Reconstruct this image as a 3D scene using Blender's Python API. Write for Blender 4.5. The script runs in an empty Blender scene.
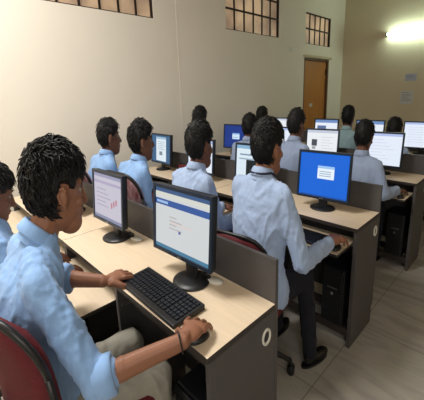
import bpy, bmesh, math, random
from mathutils import Vector, Matrix, noise
random.seed(7)
PI = math.pi
COL = bpy.context.scene.collection
K = 0.72                      # width and depth of people and chairs narrowed to match the horizontally squeezed view


def lin(c):
    return tuple(((v / 255) / 12.92 if v / 255 <= .04045 else ((v / 255 + .055) / 1.055) ** 2.4) for v in c)


# ------------------------------------------------------------------ materials
def mat(name, rgb, rough=.6, metal=0., var=.0, vscale=8., bump=0., bscale=60., spec=.5, sheen=0., rgb2=None, stretch=None):
    m = bpy.data.materials.new(name)
    m.use_nodes = True
    nt = m.node_tree
    b = nt.nodes['Principled BSDF']
    c = lin(rgb)
    b.inputs['Roughness'].default_value = rough
    b.inputs['Metallic'].default_value = metal
    b.inputs['Specular IOR Level'].default_value = spec
    if sheen:
        b.inputs['Sheen Weight'].default_value = sheen
    tc = nt.nodes.new('ShaderNodeTexCoord')
    src = tc.outputs['Object']
    if stretch:
        mp = nt.nodes.new('ShaderNodeMapping')
        mp.inputs['Scale'].default_value = stretch
        nt.links.new(src, mp.inputs['Vector'])
        src = mp.outputs['Vector']
    n = nt.nodes.new('ShaderNodeTexNoise')
    n.inputs['Scale'].default_value = vscale
    n.inputs['Detail'].default_value = 5
    nt.links.new(src, n.inputs['Vector'])
    r = nt.nodes.new('ShaderNodeValToRGB')
    if rgb2:
        c0, c1 = c, lin(rgb2)
    else:
        c0 = tuple(v * (1 - var) for v in c)
        c1 = tuple(min(1, v * (1 + var)) for v in c)
    r.color_ramp.elements[0].color = (*c0, 1)
    r.color_ramp.elements[1].color = (*c1, 1)
    r.color_ramp.elements[0].position = .3
    r.color_ramp.elements[1].position = .7
    nt.links.new(n.outputs['Fac'], r.inputs['Fac'])
    nt.links.new(r.outputs['Color'], b.inputs['Base Color'])
    if bump:
        n2 = nt.nodes.new('ShaderNodeTexNoise')
        n2.inputs['Scale'].default_value = bscale
        n2.inputs['Detail'].default_value = 6
        nt.links.new(src, n2.inputs['Vector'])
        bp = nt.nodes.new('ShaderNodeBump')
        bp.inputs['Strength'].default_value = bump
        bp.inputs['Distance'].default_value = .01
        nt.links.new(n2.outputs['Fac'], bp.inputs['Height'])
        nt.links.new(bp.outputs['Normal'], b.inputs['Normal'])
    return m


def emis(name, rgb, strength=1.):
    m = bpy.data.materials.new(name)
    m.use_nodes = True
    b = m.node_tree.nodes['Principled BSDF']
    b.inputs['Base Color'].default_value = (.02, .02, .02, 1)
    b.inputs['Roughness'].default_value = .5
    b.inputs['Specular IOR Level'].default_value = .12
    b.inputs['Emission Color'].default_value = (*lin(rgb), 1)
    b.inputs['Emission Strength'].default_value = strength
    return m


M = dict(
    wall=mat('cream_paint', (240, 232, 218), .8, var=.02, vscale=1.5, bump=.05, bscale=40),
    wallb=mat('tan_paint', (206, 192, 166), .8, var=.03, vscale=1.5, bump=.05, bscale=40),  # same cream as the left wall, colour darkened for dimmer light
    ceil=mat('ceiling_paint', (225, 220, 208), .9, var=.02),
    top=mat('maple_laminate', (226, 206, 178), .42, var=.05, vscale=5, stretch=(1, 14, 6), bump=.02),
    panel=mat('charcoal_laminate', (77, 74, 74), .5, var=.05, vscale=30, bump=.03, bscale=200),
    edge=mat('dark_edge_band', (52, 46, 43), .5, var=.05),
    black=mat('black_plastic', (24, 25, 28), .42, var=.1, vscale=30),
    blue_black=mat('blue_black_plastic', (30, 42, 58), .35, var=.1, vscale=20),
    key=mat('keyboard_keys', (24, 28, 36), .4, var=.1, vscale=60),
    metal=mat('brushed_metal', (170, 168, 164), .35, metal=.9, var=.08, vscale=40),
    white=mat('white_plastic', (225, 222, 212), .45, var=.03),
    maroon=mat('maroon_upholstery', (92, 16, 27), .75, var=.15, vscale=40, bump=.2, bscale=300),
    wrap=mat('shiny_streaked_maroon', (92, 16, 27), .3, rgb2=(196, 160, 164), vscale=9, stretch=(4, 4, 1.2), bump=.5, bscale=14),  # pale streaks are light glints painted into the maroon
    skin=mat('warm_brown_skin', (142, 96, 72), .55, var=.08, vscale=18, bump=.05, bscale=120),
    skin2=mat('deep_brown_skin', (112, 74, 57), .55, var=.08, vscale=18, bump=.05, bscale=120),
    hair=mat('black_hair', (13, 12, 13), .55, spec=.35, var=.35, vscale=90, bump=.5, bscale=160),
    eye=mat('eye_white', (150, 140, 130), .3),
    lips=mat('lips', (130, 72, 60), .5),
    shirt=mat('sky_blue_cotton', (140, 178, 226), .85, var=.04, vscale=10, bump=.25, bscale=45, sheen=.2),
    shirt2=mat('pale_blue_cotton', (162, 183, 217), .85, var=.04, vscale=10, bump=.25, bscale=45, sheen=.2),
    shirt3=mat('light_grey_blue_cotton', (152, 169, 200), .85, var=.04, vscale=10, bump=.25, bscale=45, sheen=.2),
    shirt4=mat('pale_aqua_cotton', (146, 176, 184), .85, var=.04, vscale=10, bump=.2, bscale=45),
    khaki=mat('stone_grey_twill', (150, 146, 134), .9, var=.05, vscale=20, bump=.2, bscale=60),
    navy=mat('navy_twill', (16, 18, 30), .9, var=.1, vscale=20, bump=.2, bscale=60),
    leather=mat('black_leather', (16, 16, 18), .25, var=.1, vscale=20, bump=.1),
    wood=mat('brown_door_veneer', (186, 124, 58), .5, var=.12, vscale=4, stretch=(6, 6, .6), bump=.05),
    woodd=mat('dark_door_frame', (92, 62, 34), .6, var=.1, vscale=6),
    iron=mat('dark_iron', (40, 26, 20), .6, metal=.3, var=.1),
    lintel=mat('pale_lintel', (214, 200, 166), .8, var=.04),
    paper=mat('pale_paper', (196, 196, 196), .8, var=.05, vscale=20),
    paperb=mat('blue_grey_paper', (168, 170, 190), .8, var=.06, vscale=20),
    print=mat('printed_grey', (130, 128, 132), .8, var=.1, vscale=60),
    strap=mat('navy_strap', (26, 32, 52), .7, var=.1),
)


def shade_smooth(me):
    for p in me.polygons:
        p.use_smooth = True


def tag(o, label=None, cat=None, group=None, kind=None):
    if label: o['label'] = label
    if cat: o['category'] = cat
    if group: o['group'] = group
    if kind: o['kind'] = kind
    return o


def thing(name, label, cat, loc=(0, 0, 0), rz=0, group=None, kind=None):
    o = bpy.data.objects.new(name, None)
    o.empty_display_size = .05
    COL.objects.link(o)
    o.location = loc
    o.rotation_euler = (0, 0, rz)
    return tag(o, label, cat, group, kind)


def obj(name, bm, mats, parent=None, smooth=False, loc=None):
    me = bpy.data.meshes.new(name)
    bm.normal_update()
    bm.to_mesh(me)
    bm.free()
    if not isinstance(mats, (list, tuple)): mats = [mats]
    for m in mats: me.materials.append(M[m] if isinstance(m, str) else m)
    if smooth: shade_smooth(me)
    o = bpy.data.objects.new(name, me)
    COL.objects.link(o)
    if parent: o.parent = parent
    if loc: o.location = loc
    return o


def copy_tree(o, parent=None):
    c = o.copy()
    COL.objects.link(c)
    if parent: c.parent = parent
    for ch in list(o.children): copy_tree(ch, c)
    return c


# ------------------------------------------------------------------ mesh helpers
def box(bm, x0, x1, y0, y1, z0, z1, mi=0, bev=0.):
    r = bmesh.ops.create_cube(bm, size=1)
    vs = r['verts']
    for v in vs:
        v.co = Vector(((x0 + x1) / 2 + v.co.x * (x1 - x0), (y0 + y1) / 2 + v.co.y * (y1 - y0), (z0 + z1) / 2 + v.co.z * (z1 - z0)))
    fs = set(f for v in vs for f in v.link_faces)
    for f in fs: f.material_index = mi
    if bev:
        es = list(set(e for f in fs for e in f.edges))
        bmesh.ops.bevel(bm, geom=es, offset=bev, segments=2, affect='EDGES', profile=.6)
    return vs


def frame_of(d):
    d = d.normalized()
    a = Vector((0, 0, 1)) if abs(d.z) < .9 else Vector((0, 1, 0))
    u = d.cross(a).normalized()
    return u, d.cross(u).normalized()


def loft(bm, rings, n=20, cap=True, mi=0):
    """rings: (centre, u-vector, v-vector)"""
    prev = None
    first = None
    for c, u, v in rings:
        cur = [bm.verts.new(c + u * math.cos(2 * PI * i / n) + v * math.sin(2 * PI * i / n)) for i in range(n)]
        if prev:
            for i in range(n):
                f = bm.faces.new((prev[i], prev[(i + 1) % n], cur[(i + 1) % n], cur[i]))
                f.material_index = mi
        else: first = cur
        prev = cur
    if cap:
        bm.faces.new(list(reversed(first))).material_index = mi
        bm.faces.new(prev).material_index = mi


def capsule(bm, p0, r0, p1, r1, n=14, mi=0):
    p0, p1 = Vector(p0), Vector(p1)
    d = (p1 - p0)
    if d.length < 1e-6: return
    d.normalize()
    u, v = frame_of(d)
    R = []
    for a in (-80, -55, -28):
        s, c = math.sin(math.radians(a)), math.cos(math.radians(a))
        R.append((p0 + d * r0 * s, u * r0 * c, v * r0 * c))
    R.append((p0, u * r0, v * r0))
    R.append((p1, u * r1, v * r1))
    for a in (28, 55, 80):
        s, c = math.sin(math.radians(a)), math.cos(math.radians(a))
        R.append((p1 + d * r1 * s, u * r1 * c, v * r1 * c))
    loft(bm, R, n, True, mi)


def tube(bm, pts, r, n=8, mi=0, radii=None):
    pts = [Vector(p) for p in pts]
    R = []
    u = None
    for i, p in enumerate(pts):
        d = (pts[min(i + 1, len(pts) - 1)] - pts[max(i - 1, 0)]).normalized()
        if u is None: u, v = frame_of(d)
        else:
            u = (u - d * u.dot(d)).normalized()
            v = d.cross(u).normalized()
        rr = radii[i] if radii else r
        R.append((p, u * rr, v * rr))
    loft(bm, R, n, True, mi)


def ellip(bm, c, r, rot=None, seg=20, mi=0):
    res = bmesh.ops.create_uvsphere(bm, u_segments=seg, v_segments=max(8, seg * 2 // 3), radius=1)
    for v in res['verts']:
        p = Vector((v.co.x * r[0], v.co.y * r[1], v.co.z * r[2]))
        if rot: p = rot @ p
        v.co = p + Vector(c)
        for f in v.link_faces: f.material_index = mi


def cyl(bm, c, r, z0, z1, n=24, r2=None, mi=0):
    r2 = r if r2 is None else r2
    X, Y = Vector((1, 0, 0)), Vector((0, 1, 0))
    loft(bm, [(Vector((c[0], c[1], z0)), X * r, Y * r), (Vector((c[0], c[1], z1)), X * r2, Y * r2)], n, True, mi)


def remesh(bm, vox, smooth=4, fac=.5):
    """union of overlapping closed shapes as one continuous surface"""
    me = bpy.data.meshes.new('tmp')
    bm.to_mesh(me)
    bm.free()
    o = bpy.data.objects.new('tmp', me)
    COL.objects.link(o)
    a = o.modifiers.new('r', 'REMESH')
    a.mode = 'VOXEL'
    a.voxel_size = vox
    if smooth:
        s = o.modifiers.new('s', 'SMOOTH')
        s.factor = fac
        s.iterations = smooth
    dg = bpy.context.evaluated_depsgraph_get()
    dg.update()
    m2 = bpy.data.meshes.new_from_object(o.evaluated_get(dg))
    bpy.data.objects.remove(o)
    bpy.data.meshes.remove(me)
    out = bmesh.new()
    out.from_mesh(m2)
    bpy.data.meshes.remove(m2)
    return out


def fold(bm, amp, sc, seed, zs=.5):
    """cloth creases pushed along the surface normal"""
    bm.normal_update()
    off = Vector((seed * 3.1, seed * 1.7, seed * .9))
    mv = []
    for v in bm.verts:
        p = Vector((v.co.x, v.co.y, v.co.z * zs)) * sc + off
        q = p + noise.noise_vector(p * .6) * 1.2
        a = max(0, 1 - abs(noise.noise(q)) * 3.2) ** 1.6 + .25
        b = noise.noise(q * 2.3 + off)
        mv.append(v.normal * (amp * (a * .8 - .4) + amp * .35 * b))
    for v, d in zip(bm.verts, mv): v.co += d


def squeeze(bm):  # narrows a mesh in width and depth, height kept
    for v in bm.verts: v.co = Vector((v.co.x * K, v.co.y * K, v.co.z))
    return bm


# ================================================================== SETTING
XW, YB, XR, YF, ZC = -3.0, 6.695, 1.9, -1.6, 3.35


def struct(name, bm, m, parent=None):
    o = obj(name, bm, m, parent)
    if not parent: o['kind'] = 'structure'
    return o


# --- floor: polished grey stone tiles
fm = bpy.data.materials.new('grey_stone_tiles')
fm.use_nodes = True
nt = fm.node_tree
b = nt.nodes['Principled BSDF']
b.inputs['Roughness'].default_value = .34
tc = nt.nodes.new('ShaderNodeTexCoord')
mp = nt.nodes.new('ShaderNodeMapping')
mp.inputs['Rotation'].default_value = (0, 0, .5)
mp.inputs['Scale'].default_value = (1.1, 5, 1)
nt.links.new(tc.outputs['Object'], mp.inputs['Vector'])
n1 = nt.nodes.new('ShaderNodeTexNoise')
n1.inputs['Scale'].default_value = 1.6
n1.inputs['Detail'].default_value = 6
n1.inputs['Distortion'].default_value = 1.6
nt.links.new(mp.outputs['Vector'], n1.inputs['Vector'])
rp = nt.nodes.new('ShaderNodeValToRGB')
el = rp.color_ramp.elements
el[0].position = .33; el[0].color = (*lin((150, 143, 133)), 1)
el[1].position = .46; el[1].color = (*lin((166, 160, 150)), 1)
e = el.new(.62); e.color = (*lin((176, 170, 158)), 1)
e = el.new(.70); e.color = (*lin((162, 156, 146)), 1)
nt.links.new(n1.outputs['Fac'], rp.inputs['Fac'])
br = nt.nodes.new('ShaderNodeTexBrick')
br.offset = 0
br.inputs['Scale'].default_value = 1
br.inputs['Brick Width'].default_value = .62
br.inputs['Row Height'].default_value = .62
br.inputs['Mortar Size'].default_value = .0025
br.inputs['Mortar'].default_value = (*lin((124, 117, 108)), 1)
nt.links.new(tc.outputs['Object'], br.inputs['Vector'])
nt.links.new(rp.outputs['Color'], br.inputs['Color1'])
nt.links.new(rp.outputs['Color'], br.inputs['Color2'])
nt.links.new(br.outputs['Color'], b.inputs['Base Color'])
bm = bmesh.new(); box(bm, XW - .15, XR, YF, YB + .15, -.1, 0); struct('floor', bm, fm)
bm = bmesh.new(); box(bm, XW - .15, XR + .1, YF - .1, YB + .15, ZC, ZC + .1); struct('ceiling', bm, 'ceil')
bm = bmesh.new(); box(bm, XW - .15, XR + .1, YB, YB + .15, 0, ZC); struct('wall_back', bm, 'wallb')
bm = bmesh.new(); box(bm, XR, XR + .1, YF, YB, 0, ZC); struct('wall_right', bm, 'wallb')  # this wall and the front one: darkened cream cuts bounced light
bm = bmesh.new(); box(bm, XW - .15, XR, YF - .1, YF, 0, ZC); struct('wall_front', bm, 'wallb')

openings = [(0.35, 2.10, 2.28, 3.02), (3.21, 4.42, 2.30, 3.02), (5.20, 6.12, 2.285, 2.79), (5.18, 6.10, 0, 2.055)]
ys = sorted(set([YF, YB] + [v for o in openings for v in o[:2]]))
zs = sorted(set([0, ZC] + [v for o in openings for v in o[2:]]))
bm = bmesh.new()
grid = {}
for y0, y1 in zip(ys, ys[1:]):
    for z0, z1 in zip(zs, zs[1:]):
        cy, cz = (y0 + y1) / 2, (z0 + z1) / 2
        if any(a < cy < b_ and c < cz < d for a, b_, c, d in openings): continue
        box(bm, XW - .15, XW, y0, y1, z0, z1)
bmesh.ops.remove_doubles(bm, verts=bm.verts, dist=1e-5)
struct('wall_left', bm, 'wall')
bm = bmesh.new(); box(bm, XW, XW + .003, 2.40, 2.41, 0, ZC); struct('trim_1', bm, 'wall')
bm = bmesh.new(); box(bm, XW, XW + .03, 5.14, 6.16, 2.062, 2.10); struct('trim_2', bm, 'lintel')
bm = bmesh.new(); box(bm, XW, XW + .012, YF, 5.12, 0, .1); struct('baseboard_left', bm, 'edge')
bm = bmesh.new(); box(bm, XW + .02, XR, YB - .012, YB, 0, .1); struct('baseboard_back', bm, 'edge')

# --- barred ventilator windows with brown mottled light behind the glass
pm = bpy.data.materials.new('amber_frosted_pane')
pm.use_nodes = True
nt = pm.node_tree
b = nt.nodes['Principled BSDF']
b.inputs['Roughness'].default_value = .4
tc = nt.nodes.new('ShaderNodeTexCoord')
n1 = nt.nodes.new('ShaderNodeTexNoise'); n1.inputs['Scale'].default_value = 2.2; n1.inputs['Detail'].default_value = 4
nt.links.new(tc.outputs['Object'], n1.inputs['Vector'])
rp = nt.nodes.new('ShaderNodeValToRGB')
el = rp.color_ramp.elements
el[0].position = .35; el[0].color = (*lin((138, 114, 96)), 1)
el[1].position = .66; el[1].color = (*lin((204, 176, 142)), 1)
nt.links.new(n1.outputs['Fac'], rp.inputs['Fac'])
nt.links.new(rp.outputs['Color'], b.inputs['Base Color'])
nt.links.new(rp.outputs['Color'], b.inputs['Emission Color'])
b.inputs['Emission Strength'].default_value = .5


def window(n, y0, y1, z0, z1, bars, hz):
    r = thing('window_%d' % n, None, None, (XW, y0, z0), kind='structure')
    w, h = y1 - y0, z1 - z0
    bm = bmesh.new(); box(bm, -.06, -.05, 0, w, 0, h); obj('pane', bm, pm, r)
    bm = bmesh.new()
    t = .011
    box(bm, -.05, -.012, 0, w, 0, t); box(bm, -.05, -.012, 0, w, h - t, h)
    box(bm, -.05, -.012, 0, t, t, h - t); box(bm, -.05, -.012, w - t, w, t, h - t)
    obj('frame', bm, 'iron', r)
    for i in range(1, bars):
        bm = bmesh.new(); y = w * i / bars
        box(bm, -.038, -.022, y - .009, y + .009, t, h - t); obj('bar', bm, 'iron', r)
    for z in hz:
        bm = bmesh.new(); box(bm, -.022, -.008, t, w - t, z - .011, z + .011); obj('crossbar', bm, 'iron', r)


window(1, .35, 2.10, 2.28, 3.02, 9, (.26, .5))
window(2, 3.21, 4.42, 2.30, 3.02, 6, (.26, .5))
window(3, 5.20, 6.12, 2.285, 2.79, 5, (.25,))

# --- door
r = thing('door_1', None, None, (XW, 5.18, 0), kind='structure')
bm = bmesh.new(); box(bm, -.07, -.035, .03, .875, .01, 2.02); obj('door_leaf', bm, 'wood', r)
bm = bmesh.new(); box(bm, -.09, .0, 0, .03, 0, 2.055); box(bm, -.09, .0, .875, .92, 0, 2.055); box(bm, -.09, 0, .03, .875, 2.02, 2.055)
obj('door_frame', bm, 'woodd', r)
for z in (.4, 1.78):
    bm = bmesh.new(); box(bm, -.035, -.02, .845, .885, z, z + .1, bev=.003); obj('hinge', bm, 'iron', r)
bm = bmesh.new(); box(bm, -.035, -.02, .07, .1, .95, 1.12, bev=.004); capsule(bm, (-.012, .085, 1.0), .008, (-.012, .085, 1.08), .008); obj('door_handle', bm, 'metal', r)
tag(obj('door_sticker', (lambda q: (box(q, XW - .0345, XW - .0335, 5.47, 5.58, 1.20, 1.26), q)[1])(bmesh.new()), 'paper'),
    'small pale sticker on the brown wooden door', 'sticker')

# --- tube lamp on the back wall
t = thing('tube_lamp', 'lit white fluorescent tube lamp high on the tan back wall', 'lamp', (-2.19, YB, 2.44))
bm = bmesh.new(); box(bm, 0.0, 1.0, -.035, 0, -.02, .03, bev=.004); obj('batten', bm, 'white', t)
for x in (0, .965):
    bm = bmesh.new(); box(bm, x, x + .03, -.08, -.03, -.03, .03, bev=.006); obj('end_cap', bm, 'edge', t)
bm = bmesh.new(); tube(bm, [(.03, -.06, 0), (.965, -.06, 0)], .02, 14); obj('tube', bm, emis('tube_glow', (225, 255, 235), 52), t, True)

for nm, x0, x1, z0, z1, m, lab in (('notice', -1.82, -1.64, 1.60, 1.72, 'paperb', 'small blue-grey notice, upper of the two papers on the back wall'),
                                   ('notice', -1.87, -1.66, 1.19, 1.42, 'paper', 'pale printed notice, lower of the two papers on the back wall')):
    t = thing(nm, lab, 'notice', (x0, YB, z0))
    w, h = x1 - x0, z1 - z0
    bm = bmesh.new(); box(bm, 0, w, -.003, 0, 0, h); obj('sheet', bm, m, t)
    for i in range(int(h / .03) - 1):
        bm = bmesh.new(); zz = h - .025 - i * .03
        box(bm, .02, w * (.85 if i % 3 else .6), -.0036, -.003, zz - .004, zz + .004); obj('text_line', bm, 'print', t)
t = thing('wall_switch', 'small white switch plate on the left wall between the windows', 'switch', (XW, 4.76, 2.16))
bm = bmesh.new(); box(bm, 0, .015, -.03, .03, -.035, .035, bev=.004); obj('plate', bm, 'white', t)
bm = bmesh.new(); box(bm, .015, .021, -.01, .01, -.014, .014, bev=.002); obj('rocker', bm, 'white', t)

# ================================================================== DESKS
PITCH, Y0, XE, U = 1.123, .482, -.550, 1.11
DEP = .325


def make_desk():
    r = thing('computer_desk', '', 'desk')
    # local: x from -U..0, y 0 (user side) .. DEP
    bm = bmesh.new(); box(bm, -U + .001, -.001, 0, DEP, .728, .75, bev=.002)
    for f in bm.faces:
        if f.normal.z < .5 : f.material_index = 1
    bm.normal_update()
    for f in bm.faces: f.material_index = 0 if f.normal.z > .3 else 1
    obj('desktop', bm, ['top', 'edge'], r)
    for x0, nm in ((-.02, 'side_panel'), (-U + .001, 'side_panel'), (-U / 2 - .009, 'partition')):
        bm = bmesh.new(); box(bm, x0, x0 + .019, .008, DEP, 0, .7275, bev=.001)
        p = obj(nm, bm, 'panel', r)
        if nm == 'side_panel':
            s = 1 if x0 > -.1 else -1
            xs = x0 + .019 if s > 0 else x0
            bm = bmesh.new()
            n = 28
            rr = [(.030, 0), (.030, .004), (.026, .006), (.021, .004), (.020, 0)]
            prev = None
            for ri, h in rr:
                cur = [bm.verts.new((xs + s * (h + .0002), DEP - .052 + ri * .78 * math.cos(2 * PI * i / n), .65 + ri * 1.1 * math.sin(2 * PI * i / n))) for i in range(n)]
                if prev:
                    for i in range(n): bm.faces.new((prev[i], prev[(i + 1) % n], cur[(i + 1) % n], cur[i]))
                prev = cur
            g = obj('cable_ring', bm, 'white', p, True); g['label'] = 'white plastic cable ring'
            bm = bmesh.new()
            bm.faces.new([bm.verts.new((xs + s * .0008, DEP - .052 + .020 * .8 * math.cos(2 * PI * i / n), .65 + .020 * 1.1 * math.sin(2 * PI * i / n))) for i in range(n)])
            obj('hole', bm, 'black', p)
    bm = bmesh.new(); box(bm, -U + .001, -.001, DEP + .001, DEP + .017, .12, .915, bev=.001); obj('privacy_panel', bm, 'panel', r)
    for x0, x1 in ((-U / 2 + .012, -.024), (-U + .024, -U / 2 - .012)):
        k = obj('keyboard_tray', (lambda q: (box(q, x0 + .012, x1 - .012, -.15, .10, .632, .648, bev=.002), q)[1])(bmesh.new()), ['top', 'edge'], r)
        for f in k.data.polygons: f.material_index = 0 if f.normal.z > .3 else 1
        for xx in (x0 + .002, x1 - .010):
            bm = bmesh.new(); box(bm, xx, xx + .008, .02, .30, .634, .65); obj('tray_rail', bm, 'metal', r)
    for y0 in (.03, .22):
        bm = bmesh.new(); box(bm, -U + .02, -.02, y0, y0 + .02, .05, .10); obj('foot_rail', bm, 'edge', r)
    return r


desk0 = make_desk()
RN = ['first', 'second', 'third', 'fourth']
dlabs = {(0, 0): 'nearest two-seat computer desk with charcoal end panel, closest to the camera',
         (0, 1): 'maple-topped desk at the far left of the nearest row, beyond the joint',
         (1, 0): 'two-seat desk carrying the bright blue screen, end panel on the aisle',
         (1, 1): 'left desk of the second row, in front of the wall-side students',
         (2, 0): 'aisle-end desk of the third row with white screens on top',
         (2, 1): 'wall-side desk of the third row holding the dark blue screen',
         (3, 0): 'aisle-end desk of the rearmost row at the right edge',
         (3, 1): 'wall-side desk of the rearmost row below the brown door'}
for i in range(4):
    for j in range(2):
        d = desk0 if (i, j) == (0, 0) else copy_tree(desk0)
        d.location = (XE - j * U - (.038 if i else 0), Y0 + PITCH * i, 0)
        d['label'] = dlabs[(i, j)]
        d['group'] = 'rows of two-seat computer desks'
# the near right seat has its keyboard tray pushed in
bpy.context.view_layer.update()
for ch in desk0.children:
    if ch.name.startswith('keyboard_tray'):
        ch.location.y = .205 if ch.data.vertices[0].co.x > -U / 2 else .0


def seat_x(i, s):
    return XE - (.038 if i else 0) - U / 4 - s * U / 2


# ================================================================== MONITORS
EM = {}


def em(rgb):
    if rgb not in EM: EM[rgb] = emis('screen_%d_%d_%d' % rgb, rgb, SCR)
    return EM[rgb]


SCR = 1.0
W_ = (232, 238, 246); G_ = (196, 198, 206); BL = (58, 98, 170); DK = (30, 34, 44)


def page(kind):
    R = []
    a = R.append
    if kind == 'blue':
        a((0, 0, 1, 1, (0, 96, 208))); a((.38, .42, .72, .72, (225, 236, 246))); a((.38, .66, .72, .72, (150, 190, 235)))
        for k in range(3): a((.42, .48 + k * .05, .66, .50 + k * .05, (150, 170, 190)))
        a((.02, 0, .98, .035, (10, 80, 170)))
    elif kind == 'darkblue':
        a((0, 0, 1, 1, (22, 52, 128))); a((.36, .38, .68, .66, (200, 222, 240))); a((.36, .6, .68, .66, (120, 160, 215)))
        a((.4, .44, .62, .47, (130, 160, 190)))
    elif kind == 'portal':
        a((0, 0, 1, 1, (200, 204, 206))); a((0, .93, 1, 1, (60, 88, 130))); a((0, .86, 1, .93, (206, 208, 200)))
        a((0, .72, 1, .82, (48, 84, 150))); a((.03, .75, .25, .79, (150, 180, 220)))
        for k in range(4): a((.28, .55 - k * .06, .42 + .1 * (k % 2), .565 - k * .06, (170, 160, 160)))
        a((.46, .33, .50, .37, (70, 90, 150))); a((.3, .46, .7, .48, (214, 196, 190)))
        a((0, 0, 1, .06, (70, 120, 150)))
    elif kind == 'form':
        a((0, 0, 1, 1, (190, 186, 200))); a((0, .92, 1, 1, (150, 150, 178))); a((0, .78, 1, .84, (168, 160, 186)))
        for k in range(5): a((.1, .65 - k * .09, .45 + .08 * (k % 3), .665 - k * .09, (150, 140, 160)))
        for k in range(3): a((.62 + k * .08, .3 + k * .05, .67 + k * .08, .42 + k * .05, (178, 120, 136)))
        a((0, 0, 1, .07, (130, 134, 160)))
    elif kind == 'blackbox':
        a((0, 0, 1, 1, (214, 228, 238))); a((0, .9, 1, 1, (130, 170, 200))); a((.1, .72, .7, .76, (120, 140, 160)))
        a((.3, .12, .96, .62, (10, 22, 26))); a((.08, .6, .9, .64, (150, 170, 185)))
    elif kind == 'sidebars':
        a((0, 0, 1, 1, (58, 96, 132))); a((.24, .04, .78, .94, (214, 226, 234))); a((.24, .86, .78, .94, (150, 180, 205)))
        for k in range(5): a((.32, .75 - k * .07, .7 - .06 * (k % 2), .765 - k * .07, (130, 150, 170)))
        a((.42, .26, .58, .40, (120, 130, 140)))
    elif kind == 'photo':
        a((0, 0, 1, 1, (228, 232, 236))); a((0, .9, 1, 1, (190, 198, 214))); a((.16, .42, .34, .66, (70, 76, 84)))
        a((.18, .30, .3, .40, (150, 156, 160)))
        for k in range(6): a((.48, .74 - k * .1, .86 - .1 * (k % 2), .755 - k * .1, (190, 194, 198)))
    elif kind == 'banner':
        a((0, 0, 1, 1, (226, 232, 242))); a((0, .86, 1, 1, (110, 140, 190))); a((.1, .5, .5, .72, (90, 110, 150)))
        for k in range(3): a((.1, .38 - k * .1, .85, .4 - k * .1, (160, 172, 196)))
    else:
        a((0, 0, 1, 1, (222, 230, 244))); a((0, .92, 1, 1, (170, 186, 226)))
        for k in range(7): a((.1, .8 - k * .1, .5 + .1 * (k % 4), .812 - k * .1, (190, 198, 216)))
    return R


def monitor(x, y, yaw, kind, label, w=.325, zb=.815, zt=1.112, pdx=0.):
    r = thing('computer_monitor', label, 'monitor', (x, y, .7505), yaw, 'flat computer monitors on the desks')
    zb -= .7505; zt -= .7505
    h = zt - zb
    tl = .025           # backward lean of the top
    bz = .015

    def put(bm):
        for v in bm.verts:
            v.co.y += (v.co.z - zb) / h * tl
            v.co.x += pdx
        return bm
    bm = bmesh.new()
    box(bm, -w / 2, w / 2, -.02, -.004, zb, zb + bz, bev=.002); box(bm, -w / 2, w / 2, -.02, -.004, zt - bz, zt, bev=.002)
    box(bm, -w / 2, -w / 2 + bz * .8, -.0195, -.0045, zb + bz * .8, zt - bz * .8); box(bm, w / 2 - bz * .8, w / 2, -.0195, -.0045, zb + bz * .8, zt - bz * .8)
    obj('bezel', put(bm), 'blue_black', r)
    bm = bmesh.new()
    loft(bm, [], 4) if False else None
    box(bm, -w / 2 + .003, w / 2 - .003, -.012, .012, zb + .003, zt - .003, bev=.003)
    box(bm, -w * .3, w * .3, .010, .030, zb + h * .15, zt - h * .18, bev=.008)
    obj('housing', put(bm), 'black', r)
    bm = bmesh.new()
    mats = []
    sx0, sx1, sz0, sz1 = -w / 2 + bz * .8, w / 2 - bz * .8, zb + bz, zt - bz
    for i, (a, b_, c, d, col) in enumerate(page(kind)):
        m = em(col)
        if m not in mats: mats.append(m)
        X0, X1 = sx0 + a * (sx1 - sx0), sx0 + c * (sx1 - sx0)
        Z0, Z1 = sz0 + b_ * (sz1 - sz0), sz0 + d * (sz1 - sz0)
        yy = -.0135 - i * .00012
        f = bm.faces.new([bm.verts.new(p) for p in ((X0, yy, Z0), (X1, yy, Z0), (X1, yy, Z1), (X0, yy, Z1))])
        f.material_index = mats.index(m)
    obj('screen', put(bm), mats, r)
    bm = bmesh.new(); box(bm, -.012, .012, -.021, -.0195, zb + .004, zb + .009); obj('badge', put(bm), 'metal', r)
    bm = bmesh.new()
    box(bm, -.026, .026, .006, .026, .008, zb + h * .4, bev=.005)
    obj('stand_neck', bm, 'black', r)
    bm = bmesh.new()
    X, Y = Vector((1, 0, 0)), Vector((0, 1, 0))
    loft(bm, [(Vector((0, .01, z)), X * a, Y * a * .92) for z, a in ((0, .074), (.004, .077), (.009, .074), (.013, .05), (.018, .03))], 32)
    obj('stand_base', bm, 'black', r, True)
    return r


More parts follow.
